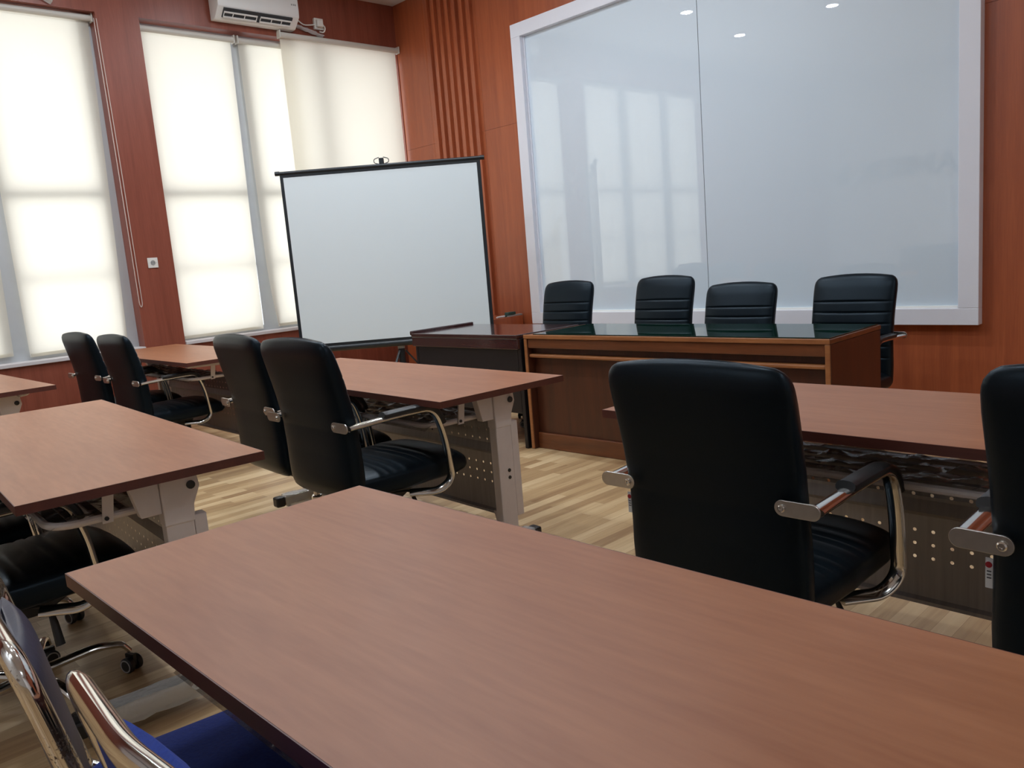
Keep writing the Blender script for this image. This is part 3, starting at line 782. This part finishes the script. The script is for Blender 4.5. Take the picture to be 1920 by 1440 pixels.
    for k in range(5):
        a = PI/2-.12+2*PI*k/5; d = Vector((math.cos(a), math.sin(a), 0))
        pts = fillet([d*.03+Vector((0, 0, .10)), d*.20+Vector((0, 0, .118)), d*.27+Vector((0, 0, .10)), d*.288+Vector((0, 0, .072))], .06, 6)
        bm = nb(); sweep(bm, pts, .017, .012, n=12, scale=[1.15-.4*i/(len(pts)-1) for i in range(len(pts))]); obj('base_arm', bm, M['chrome'], base, smooth=True)
        tg = Vector((-math.sin(a+.5), math.cos(a+.5), 0)); c = d*.288+Vector((0, 0, .026))
        bm = nb(); R = Matrix.Translation(c) @ Matrix.Rotation(a+.5, 4, 'Z')
        for sg in (-1, 1):
            lathe(bm, [(.008, sg*.006), (.0245, sg*.007), (.026, sg*.011), (.026, sg*.022), (.021, sg*.026), (.005, sg*.026)], n=20, mat=R @ Matrix.Rotation(PI/2, 4, 'Y'))
        box(bm, -.006, .006, -.018, .018, -.004, .034, R)
        cs = obj('caster', bm, M['blackplastic'], t, smooth=True)
        bm = nb()
        for sg in (-1, 1): lathe(bm, [(.0215, sg*.0255), (.0215, sg*.0268), (.0175, sg*.0268), (.0175, sg*.0255)], n=20, mat=R @ Matrix.Rotation(PI/2, 4, 'Y'))
        obj('wheel_ring', bm, M['wheelring'], cs, smooth=True, label='grey wheel rim')
    return t

UPPER = ('backrest', 'seat', 'armrest', 'tilt_mechanism', 'tilt_lever', 'gas_lift')
def side_tag(chair):
    bm = nb(); box(bm, -.246, -.2325, -.232, -.230, .572, .627); tg = obj('care_label', bm, M['tagwhite'], chair, label='small white cloth label')
    bm = nb(); lathe(bm, [(.0055, 0), (.0055, .0012), (.0005, .0012)], n=14, mat=Matrix.Translation((-.2405, -.232, .615)) @ Matrix.Rotation(PI/2, 4, 'X')); obj('red_logo', bm, M['tagred'], tg)
    bm = nb()
    for z in (.602, .596, .590): box(bm, -.2435, -.2365, -.2328, -.232, z, z+.002)
    obj('printed_line', bm, M['tagink'], tg)
    for o in (tg,): o.location.z = chair['dz']

G1, G2 = 'black chairs at the training tables', 'black chairs behind the desks'
chairs = [
    (-1.051, 1.822, .021, -.010, G1, 'big black chair seen from behind at the right-hand table, nearest whole chair'),
    (-.177, 1.72, -.038, .030, G1, 'black chair cut by the right edge of the picture'),
    (-2.695, 1.725, .005, .027, G1, 'black chair at the mid-picture table, front one of the overlapping pair'),
    (-3.315, 1.80, -.06, .022, G1, 'black chair half hidden behind its twin at the mid-picture table'),
    (-5.612, 2.003, .06, -.030, G1, 'black chair at the farthest table, right one of the two before the window'),
    (-6.21, 1.952, .085, -.016, G1, 'black chair at the farthest table, left one under the first window'),
    (-2.76, .455, .02, .0, G1, 'black chair tucked under the left-edge table, chrome star foot showing'),
    (-3.38, .45, -.03, .0, G1, 'black chair mostly hidden beyond the one tucked under the left-edge table'),
    (-4.19, 4.315, PI+.03, .040, G2, 'black chair behind the dark side desk, leftmost of four before the board'),
    (-3.345, 4.36, PI-.02, .042, G2, 'black chair behind the head desk, just left of the board seam'),
    (-2.675, 4.235, PI+.02, -.016, G2, 'black chair behind the head desk, lowest-set, just right of the board seam'),
    (-2.03, 4.36, PI-.02, -.002, G2, 'black chair behind the right end of the head desk, side and arm showing'),
]
cp = make_chair(); made = []
for i, (x, y, a, dz, g, lab) in enumerate(chairs):
    o = cp if i == 0 else dup(cp)
    made.append((o, dz))
    o.location = (x, y, 0); o.rotation_euler = (0, 0, a); o['dz'] = dz
    tag(o, lab, 'chair', g)
for o, dz in made:
    for ch_ in o.children:
        if ch_.name.split('.')[0] in UPPER: ch_.location.z = dz if o['group'] == G1 else -.03
        if o['group'] == G2 and ch_.name.split('.')[0] == 'backrest':
            k = (.991+dz-.37)/(.991-.03-.37); ch_.scale.z = k; ch_.location.z = -.03+.40*(1-k)
side_tag(made[0][0]); side_tag(made[1][0])
for o, dz in made: del o['dz']

# ------------------------------------------------------------------ blue stacking chairs in the near left corner
def make_blue():
    t = thing('stacking_chair', '', 'chair')
    W, zt = .205, .80
    # one bent oval tube: left front leg - back - top rail - right
    pts = [(-W-.01, -.28, .0), (-W, -.10, .46), (-W+.0, -.20, zt), (W, -.20, zt), (W, -.10, .46), (W+.01, -.28, .0)]
    up = fillet([(-W, -.12, .42), (-W, -.205, zt), (0, -.222, zt+.004), (W, -.205, zt), (W, -.12, .42)], .035, 6)
    bm = nb(); sweep(bm, up, .031, .014, n=18, up=(0, -1, 0)); fr = obj('back_frame', bm, M['chrome'], t, smooth=True, label='wide flat chrome tube')
    # legs
    for s in (-1, 1):
        bm = nb(); sweep(bm, fillet([(s*W, -.12, .43), (s*(W-.05), -.05, .395), (s*(W-.05), .20, .395), (s*(W-.04), .235, .012)], .05, 6), .015, .011, n=12); obj('leg', bm, M['chrome'], t, smooth=True)
        bm = nb(); sweep(bm, [(s*(W-.012), -.05, .42), (s*(W-.002), -.235, .012)], .015, .011, n=12); obj('leg', bm, M['chrome'], t, smooth=True)
        bm = nb(); lathe(bm, [(.019, 0), (.019, .02), (.012, .024)], s*(W-.04), .235, n=12); lathe(bm, [(.019, 0), (.019, .02), (.012, .024)], s*(W-.002), -.235, n=12); obj('leg_cap', bm, M['blackplastic'], t, smooth=True)
    # back pad: bulged cushion in front of the rail
    bm = nb(); rings = []
    for i in range(21):
        f = i/20; z = .545+(.792-.545)*f; y0 = -.165-.055*((z-.5)/.3)
        hw = .172+.010*math.sin(f*PI); th = .017*max(.12, math.sin(min(1, f*8)*PI/2)*math.sin(min(1, (1-f)*6+.05)*PI/2))
        hw *= (.86+.14*math.sin(min(1, (1-f)*5+.1)*PI/2))
        rings.append([(px, y0+.012+py+(.014*(1-(px/hw)**2) if py > 0 else .006*(1-(px/hw)**2)), z+.008*(1-(px/hw)**2)*f) for px, py in rrect(hw, th, 3, 32)])
    loft(bm, rings); obj('back_pad', bm, M['blue'], t, smooth=True, angle=60, label='ribbed blue fabric back pad')
    bm = nb(); rings = []
    for i in range(24):
        f = i/23; y = -.14+.42*f
        hw = .176*(.90+.10*math.sin(min(1, f*6+.1)*PI/2))*(.80+.20*math.sin(min(1, (1-f)*5+.05)*PI/2)); th = .027*max(.15, math.sin(min(1, f*7)*PI/2)*math.sin(min(1, (1-f)*7)*PI/2))
        rings.append([(px, y, .435+pz+.012*(1-(px/hw)**2)*(pz > 0)) for px, pz in rrect(hw, th, 3.2, 32)])
    loft(bm, rings); obj('seat_pad', bm, M['blue'], t, smooth=True, angle=60, label='blue fabric seat pad')
    return t
bp_ = make_blue()
for i, (x, y, a, lab) in enumerate([(-.78, .418, .02, 'blue padded chrome chair in the near left corner, right one, at the foreground table'), (-1.27, .40, -.12, 'blue padded chrome chair cut by the left picture edge, beyond the nearer blue one')]):
    o = bp_ if i == 0 else dup(bp_)
    o.location = (x, y, 0); o.rotation_euler = (0, 0, a); tag(o, lab, 'chair', 'blue padded chrome chairs')

m_, nt_, b_ = new_mat('pitted_chrome'); M['pitted'] = m_
b_.inputs['Metallic'].default_value = 1.
n_ = nt_.nodes.new('ShaderNodeTexNoise'); n_.inputs['Scale'].default_value = 190.; n_.inputs['Detail'].default_value = 3
n2_ = nt_.nodes.new('ShaderNodeTexNoise'); n2_.inputs['Scale'].default_value = 9.
tc_ = nt_.nodes.new('ShaderNodeTexCoord'); nt_.links.new(tc_.outputs['Object'], n_.inputs['Vector']); nt_.links.new(tc_.outputs['Object'], n2_.inputs['Vector'])
mm_ = nt_.nodes.new('ShaderNodeMath'); mm_.operation = 'MULTIPLY'; nt_.links.new(n_.outputs['Fac'], mm_.inputs[0]); nt_.links.new(n2_.outputs['Fac'], mm_.inputs[1])
cr_ = nt_.nodes.new('ShaderNodeValToRGB'); cr_.color_ramp.elements[0].position = .30; cr_.color_ramp.elements[0].color = (.72, .70, .67, 1); cr_.color_ramp.elements[1].position = .37; cr_.color_ramp.elements[1].color = (.16, .12, .10, 1)
nt_.links.new(mm_.outputs[0], cr_.inputs[0]); nt_.links.new(cr_.outputs[0], b_.inputs['Base Color'])
mr_ = nt_.nodes.new('ShaderNodeMapRange'); mr_.inputs['From Min'].default_value = .28; mr_.inputs['From Max'].default_value = .4; mr_.inputs['To Min'].default_value = .10; mr_.inputs['To Max'].default_value = .6
nt_.links.new(mm_.outputs[0], mr_.inputs[0]); nt_.links.new(mr_.outputs[0], b_.inputs['Roughness'])
M['navy'] = plain('navy_vinyl', (.014, .016, .05, 1), .38, noise=.2, nscale=90, bump=.1)
for ch_ in o.children:                       # the second blue chair is the worn one
    nm = ch_.name.split('.')[0]
    if nm in ('back_frame', 'back_pad'):
        ch_.data = ch_.data.copy(); ch_.data.materials[0] = M['pitted'] if nm == 'back_frame' else M['navy']
        ch_['label'] = 'rust-pitted chrome tube' if nm == 'back_frame' else 'dark navy back pad'

# ------------------------------------------------------------------ daylight and camera
w = bpy.data.worlds.new('sky'); S.world = w; w.use_nodes = True; nt = w.node_tree; bg = nt.nodes['Background']
tc = nt.nodes.new('ShaderNodeTexCoord'); sx = nt.nodes.new('ShaderNodeSeparateXYZ'); nt.links.new(tc.outputs['Generated'], sx.inputs[0])
mr = nt.nodes.new('ShaderNodeMapRange'); mr.inputs['From Min'].default_value = -.6; mr.inputs['From Max'].default_value = .9; nt.links.new(sx.outputs['Z'], mr.inputs['Value'])
cr = nt.nodes.new('ShaderNodeValToRGB'); el = cr.color_ramp.elements
el[0].position = .0; el[0].color = (.75, .78, .80, 1); el[1].position = 1.; el[1].color = (.62, .66, .74, 1)
k = el.new(.42); k.color = (1., 1., 1., 1)
nt.links.new(mr.outputs[0], cr.inputs[0]); nt.links.new(cr.outputs[0], bg.inputs['Color']); bg.inputs['Strength'].default_value = 3.1

cam = bpy.data.cameras.new('camera'); co = bpy.data.objects.new('camera', cam); COL.objects.link(co)
yaw, pitch, roll, F = -0.8195, -0.1550, -0.0819, 1514.73
f = Vector((math.sin(yaw)*math.cos(pitch), math.cos(yaw)*math.cos(pitch), math.sin(pitch)))
r0 = Vector((math.cos(yaw), -math.sin(yaw), 0)); u0 = r0.cross(f)
r = r0*math.cos(roll)+u0*math.sin(roll); u = -r0*math.sin(roll)+u0*math.cos(roll)
Mx = Matrix(((r.x, u.x, -f.x, 0), (r.y, u.y, -f.y, 0), (r.z, u.z, -f.z, 1.24), (0, 0, 0, 1)))
co.matrix_world = Mx
cam.sensor_fit = 'HORIZONTAL'; cam.sensor_width = 36.; cam.lens = F/1920*36.; cam.clip_start = .02; cam.clip_end = 100
S.camera = co

S.view_settings.view_transform = 'Standard'; S.view_settings.look = 'None'; S.view_settings.gamma = 1.; S.view_settings.use_curve_mapping = False
S.view_settings.exposure = 0.
S.cycles.use_denoising = True
S.cycles.use_adaptive_sampling = False
S.cycles.max_bounces = 10; S.cycles.diffuse_bounces = 5; S.cycles.glossy_bounces = 4; S.cycles.transparent_max_bounces = 12
S.cycles.sample_clamp_indirect = 8.; S.cycles.caustics_reflective = False; S.cycles.caustics_refractive = False
